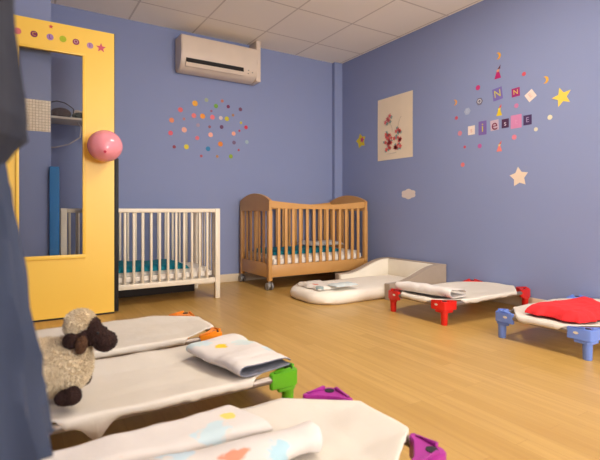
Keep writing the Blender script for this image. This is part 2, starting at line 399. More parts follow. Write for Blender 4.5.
sticker('star_sticker', R_(519, 177), star_pts(.080, .55, rot=PI/2+.1), (240, 216, 190), 'large cream star sticker below the word sieste', group=G)
def cloud(s): return [(s*(1+.18*abs(math.sin(3*a)))*math.cos(a)*1.25, s*(.6+.16*abs(math.sin(3*a)))*math.sin(a)) for a in [2*PI*i/40 for i in range(40)]]
sticker('cloud_sticker', R_(408.5, 194), cloud(.068), (226, 210, 200), 'white cloud sticker low on the right wall below the poster', group=G)
sticker('star_sticker', R_(361, 141), star_pts(.088, .6, rot=PI/2+.2), (214, 190, 30), 'yellow star sticker with a pink flower left of the poster', group=G,
        extra=[('flower', sh([(.026*(1+.3*math.cos(5*a))*math.cos(a), .026*(1+.3*math.cos(5*a))*math.sin(a)) for a in [2*PI*i/30 for i in range(30)]], .02, .01), (196, 60, 110))])
LETT = [((467.4, 111.3), circ(.033, 6), (168, 176, 198), 'B', (186, 190, 208), .05, 0, 'faint light blue hexagon sticker with letter B'),
    ((479.6, 101.5), circ(.034, 6), (116, 112, 132), 'O', (226, 216, 214), .05, 0, 'grey hexagon sticker with white letter O'),
    ((497.6, 94), sq(.043, .050, .12), (120, 104, 176), 'N', (206, 196, 80), .085, .12, 'purple square sticker with yellow letter N'),
    ((515.8, 92.3), sq(.034, .034, .04), (160, 36, 110), 'N', (232, 196, 96), .055, .04, 'magenta square sticker with yellow letter N'),
    ((530.6, 95.6), sq(.035, .035, .6), (240, 220, 206), 'E', (232, 184, 170), .05, .6, 'tilted cream square sticker with pale letter E'),
    ((471.5, 130.3), sq(.034, .038), (240, 220, 206), 's', (220, 170, 150), .06, 0, 'cream square sticker with pale letter s'),
    ((482.6, 128), sq(.038, .058), (122, 98, 168), 'i', (214, 200, 60), .105, 0, 'tall purple sticker with yellow letter i'),
    ((494.6, 125.2), sq(.037, .042, .05), (200, 176, 190), 'e', (120, 40, 70), .125, .05, 'pale mauve square sticker with dark letter e'),
    ((505.3, 123.4), sq(.031, .036), (74, 34, 74), 's', (206, 190, 206), .06, 0, 'dark plum square sticker with pale letter s'),
    ((516.2, 121.5), sq(.045, .052), (212, 134, 176), 't', (218, 146, 184), .07, 0, 'large pink square sticker with faint letter t'),
    ((527.6, 120), sq(.033, .038), (70, 44, 92), 'E', (170, 150, 186), .055, 0, 'dark purple square sticker with letter E')]
for p, pts, c, ch, lc, ls, rot, lb in LETT:
    sticker('letter_sticker', R_(*p), pts, c, lb, group='letter tiles on the right wall', letter=ch, lc=lc, ls=ls, rot=rot)
def doll(p, skirt, top, head, s, lb):
    sticker('dress_sticker', R_(*p), [(-.030*s, -.045*s), (.030*s, -.045*s), (.012*s, .01*s), (-.010*s, .01*s)], skirt, lb, group='dress stickers on the right wall',
            extra=[('bodice', [(-.010*s, .008*s), (.012*s, .008*s), (.016*s, .028*s), (-.008*s, .026*s)], top), ('hat', [(-.002*s, .03*s), (.022*s, .03*s), (.026*s, .062*s)], head)])
doll((497.8, 73), (188, 20, 106), (226, 150, 110), (96, 40, 60), 1.0, 'magenta dress sticker with dark hat below the top moon')
doll((499.2, 111), (226, 196, 30), (240, 210, 60), (228, 90, 80), .85, 'yellow dress sticker with red hat between the two words')
doll((499.3, 147), (240, 130, 120), (236, 200, 130), (230, 100, 80), .8, 'coral dress sticker with red hat below the letter e tile')

# ---- poster
y0, _ = xr(378, 100); y1, _ = xr(413, 100); PZ0, PZ1 = 1.27, 1.925
po = empty('poster', (XW, (y0+y1)/2, PZ0), 0, 'cream paper poster with red and teal flower drawing on the right wall', 'poster')
pw = (y0-y1)/2; fp = frame_right((y0+y1)/2, (PZ0+PZ1)/2); ph = (PZ1-PZ0)/2
bm = B(); nu, nv = 12, 14; g = [[bm.verts.new(fp(-pw+2*pw*i/nu, -ph+2*ph*j/nv, .003+.0015*math.sin(i*.5+j*.3))) for i in range(nu+1)] for j in range(nv+1)]
for j in range(nv):
    for i in range(nu): bm.faces.new((g[j][i], g[j][i+1], g[j+1][i+1], g[j+1][i]))
o = link('sheet', bm, M['paper'], po, 60, world=True); 
def flower(nm, c, x, y, r, d):
    pts = [(x+r*(1+.35*math.cos(5*a))*math.cos(a), y+r*(1+.35*math.cos(5*a))*math.sin(a)) for a in [2*PI*i/30 for i in range(30)]]
    link(nm, prism(B(), pts, fp, d, d+.001), flat(c), po, world=True)
rr = random.Random(3)
for i in range(38):
    x, y = rr.uniform(-.13, .09), rr.uniform(-.22, -.03)
    if y > -.10 and abs(x+.02) < .045: continue
    flower('flower', (228, 100, 96), x, y, rr.uniform(.013, .020), .0078); flower('leaf', (128, 164, 156), x+rr.uniform(-.025, .025), y+rr.uniform(-.025, .025), .014, .0062)
for x, y in ((-.1, .1), (-.065, .13), (-.13, .07), (-.08, .085)): flower('flower', (214, 100, 104), x, y, .019, .0078); flower('leaf', (128, 160, 152), x+.02, y-.016, .016, .0062)
for a_, b_, w_ in (((-.09, .07), (-.03, -.04), .02), ((.10, .10), (.06, -.04), -.02), ((-.11, -.265), (.03, -.262), 0)):
    pts = [fp(a_[0]+(b_[0]-a_[0])*t+w_*math.sin(PI*t), a_[1]+(b_[1]-a_[1])*t, .0065) for t in [q/8 for q in range(9)]]
    link('pencil_line', tube(B(), pts, .0014, 5), flat((176, 158, 146)), po, world=True)

# ---- calendar on the jutting wall
X, Z = .118, 1.447
cal = box(B(), .010, .204, 3.5765, 3.5795, 1.285, 1.500)
cal_o = link('calendar', cal, M['calendar']); tagp(cal_o, 'printed calendar sheet with small grid seen through the door pane', 'calendar')
# ---- shelf with items
sf = empty('wall_shelf', (.4, YW, 1.47), 0, 'white wall shelf with cable behind the yellow door pane', 'shelf')
link('board', box(B(), .215, .62, 4.08, YW-.0005, 1.478, 1.495, .002), M['ivory'], sf, world=True)
for x in (.55,):
    bm = B(); prism(bm, [(YW-.001, 1.30), (YW-.001, 1.4775), (4.14, 1.4775), (4.14, 1.455), (YW-.03, 1.30)], lambda u, v, d: Vector((d, u, v)), x, x+.02); link('bracket', bm, M['ivory'], sf, world=True)
bm = B(); tube(bm, [(.42, 4.2, 1.50), (.47, 4.22, 1.44), (.46, 4.24, 1.36), (.38, 4.27, 1.30), (.28, 4.30, 1.27), (.22, 4.33, 1.27)], .006, 8)
tagp(link('white_cable', bm, flat((206, 196, 190)), None, 60), 'white cable looping below the wall shelf', 'cable')
bg = B(); ellipsoid(bg, (.315, 4.19, 1.540), (.075, .06, .045)); ellipsoid(bg, (.27, 4.18, 1.528), (.045, .05, .032))
o = link('pouch', bg, mat('dark_plum_cloth', (70, 24, 48), .9, (40, 16, 32), 30, .6, 40), None, 60); tagp(o, 'dark plum crumpled pouch on the wall shelf', 'pouch')
bg = B(); ellipsoid(bg, (.455, 4.17, 1.526), (.062, .05, .031)); ellipsoid(bg, (.51, 4.17, 1.518), (.05, .045, .022))
o = link('black_bag', bg, mat('black_green_cloth', (22, 34, 36), .9), None, 60); tagp(o, 'small black bag on the right of the wall shelf', 'bag')
bg = B(); tube(bg, [(.23, 4.15, 1.61), (.28, 4.13, 1.625), (.34, 4.13, 1.615), (.40, 4.13, 1.575), (.40, 4.12, 1.50)], .004, 6)
tagp(link('black_cable', bg, M['dark'], None, 60), 'thin black cable arching over the pouch on the shelf', 'cable')
bg = B(); tube(bg, [(.40, 4.31, 1.51), (.44, 4.30, 1.585), (.5, 4.29, 1.575), (.58, 4.29, 1.56)], [.012, .02, .018, .012], 8)
tagp(link('rolled_cloth', bg, flat((210, 196, 180)), None, 60), 'pale rolled cloth lying behind the bags on the shelf', 'cloth')
# ---- blue foam post
bm = box(B(), .195, .256, 3.53, 3.575, 0.0, 1.045, .006)
tagp(link('foam_post', bm, M['bluepost'], None, 40), 'tall narrow blue foam panel standing behind the yellow door', 'panel')

# ---------------------------------------------------------------- air conditioner
ax0, ax1 = 1.310, 2.105; ay = 4.165
ac = empty('air_conditioner', (1.75, YW, 2.06), 0, 'cream wall mounted air conditioner with dark outlet slot under the ceiling', 'air conditioner')
prof = [(YW-.001, 2.10), (YW-.001, 2.405), (ay+.03, 2.405), (ay+.008, 2.395), (ay, 2.375), (ay-.004, 2.25), (ay+.002, 2.17), (ay+.018, 2.125), (ay+.05, 2.092), (ay+.10, 2.075), (YW-.03, 2.072)]
bm = B(); prism(bm, prof, lambda u, v, d: Vector((d, u, v)), ax0, ax1); bmesh.ops.bevel(bm, geom=[e for e in bm.edges if abs(e.verts[0].co.x-e.verts[1].co.x) < 1e-6], offset=.008, segments=2, affect='EDGES')
link('casing', bm, M['ac'], ac, 35, world=True)
bm = B(); prism(bm, [(ay-.001, 2.158), (ay-.004, 2.172), (ay+.003, 2.195), (ay+.02, 2.19), (ay+.02, 2.16)], lambda u, v, d: Vector((d, u, v)), ax0+.07, ax1-.13)
for x_, z_ in (): pass
bm2 = B(); prism(bm2, [(ay-.010, 2.145), (ay-.004, 2.180), (ay+.03, 2.175), (ay+.03, 2.12), (ay+.009, 2.120)], lambda u, v, d: Vector((d, u, v)), ax0+.045, ax1-.16); bm.free()
link('outlet_slot', bm2, M['dark'], ac, world=True)
bm = B(); prism(bm, [(ay-.007, 2.142), (ay-.002, 2.150), (ay+.026, 2.105), (ay+.012, 2.105)], lambda u, v, d: Vector((d, u, v)), ax0+.045, ax1-.16)
link('louver', bm, M['ac'], ac, 35, world=True)
for x, z in ((ax1-.10, 2.165), (ax1-.10, 2.135), (ax1-.055, 2.15)): link('indicator', ellipsoid(B(), (x, ay+.006+(2.16-z)*.3, z), (.008, .005, .006), u=10, v=6), flat((150, 140, 132)), ac, 60, world=True)
bm = box(B(), ax1+.001, ax1+.05, ay+.03, YW-.0005, 2.075, H-.001, .004)
tagp(link('pipe_trunking', bm, M['ac'], None, 40), 'cream vertical pipe trunking right of the air conditioner', 'trunking')

# ---------------------------------------------------------------- balloon
bal = empty('balloon', (.520, 3.345, 1.185), 0, 'pink round balloon fixed on the yellow door', 'balloon')
mb = mat('pink_balloon_latex', (255, 166, 176), .16, (253, 156, 168), 3); b_ = mb.node_tree.nodes['Principled BSDF']; b_.inputs['Subsurface Weight'].default_value = .4; b_.inputs['Subsurface Radius'].default_value = (.08, .03, .03); b_.inputs['Subsurface Scale'].default_value = .5
bm = B(); ellipsoid(bm, (0, 0, 0), (.113, .113, .108), u=40, v=24)
kd = Vector((-.15, -.93, -.42)).normalized()
for v in bm.verts:
    c = v.co.normalized().dot(kd)
    if c > .93: v.co += kd*(c-.93)*.12
link('skin', bm, mb, bal, 180)
bm = B(); tube(bm, [kd*.108, kd*.122, kd*.130], [.006, .0045, .009], 10); link('knot', bm, flat((214, 40, 84)), bal, 60)

# ---------------------------------------------------------------- ceiling light panels (behind and above the frame)
md_ = bpy.data.materials.new('lit_diffuser'); md_.use_nodes = True; b_ = md_.node_tree.nodes['Principled BSDF']
b_.inputs['Emission Color'].default_value = (1, .93, .82, 1); b_.inputs['Emission Strength'].default_value = 6
for k, (x, y) in enumerate(PANELS):
    t = empty('ceiling_light', (x, y, H-.0005), 0, ('square ceiling light panel above the middle of the room', 'square ceiling light panel behind the camera')[k], 'ceiling light', 'ceiling light panels')
    bm = B()
    for a in ((-.29, .29, .26, .29), (-.29, .29, -.29, -.26), (-.29, -.26, -.26, .26), (.26, .29, -.26, .26)): box(bm, x+a[0], x+a[1], y+a[2], y+a[3], H-.014, H-.001)
    bmesh.ops.remove_doubles(bm, verts=bm.verts, dist=1e-5); link('frame', bm, M['ivory'], t, world=True)
    link('diffuser', box(B(), x-.259, x+.259, y-.259, y+.259, H-.008, H-.002), md_, t, world=True)

# ---------------------------------------------------------------- cribs
def slat_round(bm, x, y, z0, z1, sx, sy): box(bm, x-sx/2, x+sx/2, y-sy/2, y+sy/2, z0, z1, min(sx, sy)*.28, 1)
# white crib
CX0, CX1, CY0, CY1, CT = .268, 1.470, 3.612, 4.20, .757
cr = empty('white_crib', ((CX0+CX1)/2, (CY0+CY1)/2, 0), 0, 'cream white slatted baby crib standing behind the yellow door', 'crib')
for x in (CX0, CX1-.042):
    for y in (CY0, CY1-.042):
        link('leg', box(B(), x, x+.042, y, y+.042, 0, CT, .003), M['cribwhite'], cr, 40, world=True)
for y in (CY0+.006, CY1-.036):
    link('top_rail', box(B(), CX0+.042, CX1-.042, y, y+.03, CT-.032, CT-.001, .003), M['cribwhite'], cr, 40, world=True)
    link('bottom_rail', box(B(), CX0+.042, CX1-.042, y, y+.03, .135, .175, .003), M['cribwhite'], cr, 40, world=True)
    for i in range(16):
        x = CX0+.042+(CX1-CX0-.084)*(i+1)/17; bm = B(); slat_round(bm, x, y+.015, .174, CT-.031, .020, .014); link('slat', bm, M['cribwhite'], cr, 50, world=True)
for x in (CX0+.006, CX1-.036):
    link('end_rail', box(B(), x, x+.03, CY0+.042, CY1-.042, CT-.032, CT-.001, .003), M['cribwhite'], cr, 40, world=True)
    link('end_rail', box(B(), x, x+.03, CY0+.042, CY1-.042, .135, .175, .003), M['cribwhite'], cr, 40, world=True)
    for i in range(6):
        y = CY0+.042+(CY1-CY0-.084)*(i+1)/7; bm = B(); slat_round(bm, x+.015, y, .174, CT-.031, .014, .020); link('slat', bm, M['cribwhite'], cr, 50, world=True)
link('bed_base', box(B(), CX0+.042, CX1-.042, CY0+.04, CY1-.04, .14, .16), M['cribwhite'], cr, world=True)
def soft_slab(x0, x1, y0, y1, z0, z1, amp=.004, seedv=0, bev=.03, n=(24, 12), quilt=0):
    bm = B(); box(bm, x0, x1, y0, y1, z0, z1)
    bmesh.ops.bevel(bm, geom=list(bm.edges), offset=min(bev, (z1-z0)*.45), segments=4, affect='EDGES')
    for _ in range(2): bmesh.ops.subdivide_edges(bm, edges=[e for e in bm.edges if e.calc_length() > .06], cuts=2, use_grid_fill=True)
    for v in bm.verts:
        if v.co.z > z0+.01:
            v.co.z += amp*fbm(v.co.x*9, v.co.y*9, seedv)
            if quilt: v.co.z += quilt*math.sin(v.co.x*70)*math.sin(v.co.y*70)
    return bm
o = link('crib_mattress', soft_slab(CX0+.046, CX1-.046, CY0+.044, CY1-.044, .161, .258, .004, 1), M['mattress'], None, 60)
tagp(o, 'white quilted mattress lying in the white crib', 'mattress', 'crib mattresses')
def throw(x0, x1, y0, y1, z, h, amp, seedv, cut=.0):
    """a crumpled folded blanket lying on a mattress"""
    bm = B(); nx, ny = max(8, int((x1-x0)/.02)), max(6, int((y1-y0)/.02)); rows = []
    for j in range(ny+1):
        row = []
        for i in range(nx+1):
            u, v = i/nx, j/ny; e = min(u, 1-u, v, 1-v)
            x = x0+(x1-x0)*u+.02*fbm(v*5, seedv, u*2); y = y0+(y1-y0)*v+.02*fbm(u*5, seedv+3, v*2)
            zz = z+.002+h*min(1, (e*14))**.5+max(-h*.4, amp*fbm(x*11, y*11, seedv))*min(1, e*10)
            row.append(bm.verts.new((x, y, zz)))
        rows.append(row)
    for j in range(ny):
        for i in range(nx): bm.faces.new((rows[j][i], rows[j][i+1], rows[j+1][i+1], rows[j+1][i]))
    # closed underside
    be = [e for e in bm.edges if e.is_boundary]; r = bmesh.ops.extrude_edge_only(bm, edges=be)
    vs = [g for g in r['geom'] if isinstance(g, bmesh.types.BMVert)]
    for v in vs: v.co.z = z
    bmesh.ops.contextual_create(bm, geom=[g for g in r['geom'] if isinstance(g, bmesh.types.BMEdge) and g.is_boundary])
    return bm
o = link('crib_blanket', throw(.34, 1.22, 3.66, 4.12, .262, .042, .012, 5), M['teal'], None, 60); tagp(o, 'teal blanket spread on the white crib mattress', 'blanket', 'teal crib blankets')

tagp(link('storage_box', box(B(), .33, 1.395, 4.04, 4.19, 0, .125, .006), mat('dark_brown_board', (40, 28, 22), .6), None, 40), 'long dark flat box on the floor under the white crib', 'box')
# wooden crib on casters
WX0, WX1, WY0, WY1 = 1.980, 3.165, 3.685, 4.325
wc = empty('wooden_crib', ((WX0+WX1)/2, (WY0+WY1)/2, 0), 0, 'beech wooden slatted crib with arched ends on grey casters', 'crib')
def end_panel(x):
    n = 22; xs0, xs1 = x, x+.028
    def f(u, v, d): return Vector((d, u, v))
    ya, yb_ = WY0+.048, WY1-.048
    def arch(t): return .835+.072*math.sin(PI*t)**.8
    top = [(WY0+(WY1-WY0)*i/n, arch(i/n)) for i in range(n+1)]
    bm = B(); prism(bm, [(WY0, .735)]+[(a, b) for a, b in top]+[(WY1, .735)], f, xs0, xs1); link('head_board', bm, M['beech'], wc, 30, world=True)
    link('end_bottom_rail', box(B(), xs0, xs1, WY0+.045, WY1-.045, .115, .245, .003), M['beech'], wc, 40, world=True)
    for i in range(5):
        y = WY0+.045+(WY1-WY0-.09)*(i+1)/6; link('slat', box(B(), x+.005, x+.023, y-.017, y+.017, .244, .7355, .003), M['beech'], wc, 40, world=True)
    for y in (WY0, WY1-.045): link('post', box(B(), x-.004, x+.036, y, y+.045, .085, .7355, .004), M['beech'], wc, 40, world=True)
end_panel(WX0); end_panel(WX1-.032)
xa, xb = WX0+.032, WX1-.036
for y in (WY0+.006, WY1-.028):
    n = 24; pts = [(xa, .772)]+[(xa+(xb-xa)*i/n, .832-.035*math.sin(PI*i/n)**1.0) for i in range(n+1)]+[(xb, .772)]
    lo = [(xb-(xb-xa)*i/n, .765-.012*math.sin(PI*i/n)) for i in range(1, n)]
    bm = B(); prism(bm, pts+lo, lambda u, v, d: Vector((u, d, v)), y, y+.022); link('top_rail', bm, M['beech'], wc, 30, world=True)
    link('bottom_rail', box(B(), xa, xb, y, y+.022, .118, .232, .003), M['beech'], wc, 40, world=True)
    for i in range(13):
        x = xa+(xb-xa)*(i+1)/14; link('slat', box(B(), x-.015, x+.015, y+.004, y+.018, .231, .762, .003), M['beech'], wc, 40, world=True)
link('bed_base', box(B(), xa, xb, WY0+.03, WY1-.03, .19, .205), M['beech'], wc, world=True)
for x in (WX0+.014, WX1-.016):
    for y in (WY0+.022, WY1-.022):
        c = link('caster', tube(B(), [(x, y, .05), (x, y, .0855)], .010, 10), M['grey'], wc, 50, world=True)
        bm = B(); box(bm, x-.012, x+.012, y-.022, y+.030, .028, .062, .008); off = -Vector(wc.location); bmesh.ops.translate(bm, vec=off, verts=bm.verts); hh = link('caster_hood', bm, M['grey'], c, 40)
        for s in (-1, 1):
            bm = B(); tube(bm, [(x+s*.013, y, .0345), (x+s*.028, y, .0345)], .034, 22); bmesh.ops.translate(bm, vec=off, verts=bm.verts); wl = link('wheel', bm, M['grey'], c, 40)
o = link('crib_mattress', soft_slab(xa+.004, xb-.004, WY0+.034, WY1-.034, .206, .315, .004, 2), M['mattress'], None, 60)
tagp(o, 'white quilted mattress lying in the beech wooden crib', 'mattress', 'crib mattresses')
o = link('crib_blanket', throw(2.06, 2.86, 3.74, 4.22, .319, .035, .014, 8), M['teal'], None, 60); tagp(o, 'teal blanket spread on the wooden crib mattress', 'blanket', 'teal crib blankets')
mw = mat('patterned_white_blanket', (226, 218, 208), .9, (170, 176, 176), 14, .3, 30)
o = link('folded_blanket', throw(2.60, 3.03, 3.90, 4.20, .374, .03, .016, 9), mw, None, 60); tagp(o, 'pale patterned blanket heaped at the right of the wooden crib', 'blanket')

# ---------------------------------------------------------------- low floor bed
LX0, LX1, LY0, LY1 = 1.965, XW-.016, 2.755, 3.50
lb = empty('floor_bed', (2.6, (LY0+LY1)/2, 0), 0, 'low tan and cream toddler floor bed with raised rim by the wall', 'bed')
RX = 2.60   # where the raised rim begins
def side_h(t): return .135+.12*(.5-.5*math.cos(PI*min(1, max(0, (t-.12)/.75))))
n = 20
for y in (LY0, LY1-.055):
    pts = [(RX, .0)]+[(RX+(LX1-RX)*i/n, side_h(i/n)) for i in range(n+1)]+[(LX1, 0)]
    bm = B(); prism(bm, pts, lambda u, v, d: Vector((u, d, v)), y, y+.055); bmesh.ops.bevel(bm, geom=[e for e in bm.edges if e.calc_length() > .05 and abs(e.verts[0].co.y-e.verts[1].co.y) > .04], offset=.001, segments=1, affect='EDGES')
    link('side_rim', bm, M['tan'], lb, 30, world=True)
    bm = B(); yy0, yy1 = (y+.0555, y+.075) if y == LY0 else (y-.020, y-.0005)
    prism(bm, [(RX+.01, .02)]+[(RX+.01+(LX1-.06-RX-.01)*i/n, side_h((i/n)*.93)-.006) for i in range(n+1)]+[(LX1-.06, .02)], lambda u, v, d: Vector((u, d, v)), yy0, yy1)
    link('inner_padding', bm, M['cream'], lb, 30, world=True)
link('head_rim', box(B(), LX1-.054, LX1-.0005, LY0+.0555, LY1-.0555, 0, .255, .006), M['tan'], lb, 40, world=True)
link('inner_padding', box(B(), LX1-.082, LX1-.0545, LY0+.076, LY1-.076, .02, .248, .008), M['cream'], lb, 40, world=True)
# mattress: rounded front corners, cotton cover
bm = B()
def rr_outline(x0, x1, y0, y1, r, n=10):
    p = []
    for cx, cy, a0 in ((x0+r, y0+r, PI), (x1-.02, y0+.02, 1.5*PI), (x1-.02, y1-.02, 0), (x0+r, y1-r, PI/2)):
        R0 = r if cx < (x0+x1)/2 else .02
        p += [(cx+R0*math.cos(a0+PI/2*i/n), cy+R0*math.sin(a0+PI/2*i/n)) for i in range(n+1)]
    return p
MY0, MY1 = LY0+.078, LY1-.078
mo = rr_outline(LX0, LX1-.084, MY0-.0, MY1, .21)
MXC, MYC = (LX0+LX1)/2, (MY0+MY1)/2
def inset(p, d):
    out = []
    for x, y in p:
        out.append((x+(d if x < MXC else -d)*min(1, abs(x-MXC)*3), y+(d if y < MYC else -d)*min(1, abs(y-MYC)*4)))
    return out
lay = [(0.02, .0), (.0, .02), (-.004, .05), (.004, .075), (.018, .090), (.04, .097), (.10, .100), (.2, .100)]
rings = []
for d, z in lay:
    ring = []
    for k, (x, y) in enumerate(inset(mo, d)):
        wv = .006*fbm(x*7+z*40, y*7, 3) if .01 < z < .11 else 0
        ring.append(bm.verts.new((x+wv, y+wv, z+(.006*fbm(x*5, y*5, 1) if z > .1 else 0))))
    rings.append(ring)
for a, b in zip(rings, rings[1:]):
    m_ = len(a)
    for k in range(m_): bm.faces.new((a[k], a[(k+1) % m_], b[(k+1) % m_], b[k]))
bm.faces.new(rings[0][::-1]); bm.faces.new(rings[-1])
link('mattress', bm, mat('cream_cotton_cover', (248, 238, 222), .92, (242, 232, 216), 8, .3, 12), lb, 50, world=True)
m = patches(mat('printed_bib_cotton', (236, 226, 212), .92, (226, 216, 204), 10, .3, 20), [(2.06, 2.98, .13, .035, (150, 164, 160)), (2.10, 3.1, .13, .03, (226, 120, 90)), (2.0, 3.1, .13, .03, (120, 130, 130)), (2.2, 2.9, .13, .05, (176, 196, 200))])
o = link('folded_sheet', throw(2.03, 2.24, 2.95, 3.30, .107, .022, .010, 14), m, None, 60); tagp(o, 'white folded sheet with small grey and orange print on floor bed', 'sheet')
m = patches(mat('pale_aqua_cotton', (214, 220, 216), .92, (200, 208, 206), 10, .3, 20), [])
o = link('folded_bib', throw(2.15, 2.36, 2.87, 3.0, .134, .014, .006, 15), m, None, 60); tagp(o, 'pale aqua folded bib at the front of the floor bed', 'bib')

# ---------------------------------------------------------------- stacking cots
CL = .97
def make_cot(name, loc, rz, L, W, plastic, label, seedv, droop=None):
    t = empty(name, loc, rz, label, 'cot', 'stacking cots')
    t.scale = (1, 1, 1.12)
    def corner(sx, sy):
        # sx: 0 near end / 1 far end ; sy: -1 / +1
        fx = (lambda a: a) if sx == 0 else (lambda a: L-a)
        def P(u, v, z): return Vector((fx(u), sy*(W/2-v), z))
        bm = B()
        out = [(0, .018), (.006, .006), (.018, 0), (.115, 0), (.120, .012), (.112, .024), (.085, .036), (.036, .085), (.024, .112), (.012, .120), (0, .115)]
        prism(bm, out, lambda u, v, d: P(u, v, d), .086, .137)
        for q in (0, 1):
            sw = (lambda u, v: (u, v)) if q == 0 else (lambda u, v: (v, u))
            prism(bm, [(.034, .1365), (.104, .1365), (.100, .139), (.060, .144), (.040, .147), (.034, .146)], lambda u, v, d: P(*sw(u, d), v), .002, .012)
        sk = [(.004, .020), (.020, .004), (.085, .004), (.085, .022), (.044, .044), (.022, .085), (.004, .085)]
        prism(bm, sk, lambda u, v, d: P(u, v, d), .072, .086)
        bmesh.ops.remove_doubles(bm, verts=bm.verts, dist=1e-6)
        bmesh.ops.bevel(bm, geom=[e for e in bm.edges if len(e.link_faces) == 2 and e.calc_face_angle(0) > .9 and e.calc_length() > .012], offset=.0025, segments=2, affect='EDGES')
        c = link('corner_bracket', bm, plastic, t, 35)
        bm = B(); tube(bm, [P(.032, .032, 0), P(.032, .032, .004), P(.032, .032, .0785)], [.0185, .021, .0235], 18); link('leg', bm, plastic, c, 50)
        bm = B(); tube(bm, [P(.030, .030, .1371), P(.030, .030, .1390)], .0155, 16); link('socket_hole', bm, M['dark'], c, 50)
        bm = B(); pts = [(.072*1+.013*math.cos(a), .116+.006*math.sin(a)) for a in [2*PI*i/16 for i in range(16)]]
        prism(bm, pts, lambda u, v, d: P(-d, u, v), .0002, .0012); link('maker_plate', bm, M['ivory'], c)
    for sx in (0, 1):
        for sy in (-1, 1): corner(sx, sy)
    for sy in (-1, 1):
        bm = B(); tube(bm, [(.10, sy*(W/2-.014), .116), (L-.10, sy*(W/2-.014), .116)], .0125, 14); link('side_tube', bm, M['steel'], t, 50)
    for x in (.014, L-.014):
        bm = B(); tube(bm, [(x, -W/2+.10, .116), (x, W/2-.10, .116)], .0125, 14); link('end_tube', bm, M['steel'], t, 50)
    # fitted sheet: clipped corners, wraps round the tubes
    nx, ny = 60, 30; c = .145; bm = B(); rows = []; zt = .136
    def outline_x(y):
        a = abs(y); lim = W/2-c
        return (a-lim)/c*.20 if a > lim else 0
    for j in range(ny+1):
        y = -W/2+W*j/ny; e = outline_x(y)-.004; row = []
        for i in range(nx+1):
            x = e+(L-2*e)*i/nx
            dist = min(x-e, L-e-x, W/2-abs(y))
            sag = -.014*min(1, max(0, dist)/.15)
            wr = .0035*fbm(x*6, y*6, seedv)*min(1, .25+max(0, dist)*8)+.0015*math.sin((x*.7+y)*38+3*fbm(x*3, y*3, seedv+1))*max(0, 1-dist/.16)
            row.append(bm.verts.new((x, y, zt+sag+wr*.9)))
        rows.append(row)
    for j in range(ny):
        for i in range(nx): bm.faces.new((rows[j][i], rows[j][i+1], rows[j+1][i+1], rows[j+1][i]))
    loop = [rows[0][i] for i in range(nx+1)]+[rows[j][nx] for j in range(1, ny+1)]+[rows[ny][i] for i in range(nx-1, -1, -1)]+[rows[j][0] for j in range(ny-1, 0, -1)]
    prev = loop
    cen = Vector((L/2, 0, 0))
    for step, (dout, dz) in enumerate(((.004, -.005), (.005, -.013), (.003, -.022))):
        cur = []
        for k, v in enumerate(loop):
            x, y = v.co.x, v.co.y; nrm = Vector((0, 0, 0))
            if abs(y) > W/2-.002: nrm.y = math.copysign(1, y)
            if x < .002: nrm.x = -1
            if x > L-.002: nrm.x = 1
            if nrm.length == 0: nrm = Vector((-1 if x < L/2 else 1, math.copysign(1, y), 0))
            nrm.normalize(); amp = 1+.35*fbm(x*9, y*9, seedv+5)
            dzz = dz*amp
            if droop and step == 2:
                for dx_, dyy, w_, h_ in droop:
                    if y*dyy > W/2-.01: dzz -= h_*math.exp(-((x-dx_)/w_)**2)
            if abs(y) < W/2-c+.04 or abs(y) > W/2-.002: pass
            else: dzz *= .25; 
            diag = outline_x(y) > .004 and abs(y) < W/2-.002
            cur.append(bm.verts.new((x+nrm.x*dout*(.2 if diag else 1), y+nrm.y*dout*(.2 if diag else 1)+.003*fbm(x*20, y*20, seedv)*(step > 0), v.co.z+dzz*(.5 if diag else 1))))
        m_ = len(cur)
        for k in range(m_): bm.faces.new((prev[k], prev[(k+1) % m_], cur[(k+1) % m_], cur[k]))
        prev = cur
    o = link('fitted_sheet', bm, M['sheet'], t, 70); solidify(o, .002, 1)
    o.data.polygons.foreach_set('use_smooth', [True]*len(o.data.polygons))
    return t
make_cot('stacking_cot', (.852, 2.310, 0), PI, CL, .52, M['orangeP'], 'stacking cot with orange corners and bare white sheet near the door', 11)
make_cot('stacking_cot', (.893, 1.680, 0), PI, CL, .51, M['greenP'], 'stacking cot with green corners holding the plush sheep', 12, droop=[(.695, 1, .035, .045)])
make_cot('stacking_cot', (.898, .985, 0), PI, CL, .49, M['purpleP'], 'stacking cot with purple corners, nearest to the camera', 13)
make_cot('stacking_cot', (2.318, 2.215, 0), 0, .965, .53, M['redP'], 'stacking cot with red corners against the right wall', 14)
make_cot('stacking_cot', (2.375, 1.375, 0), 0, .905, .53, M['blueP'], 'stacking cot with blue corners and red blanket, at right edge', 15)

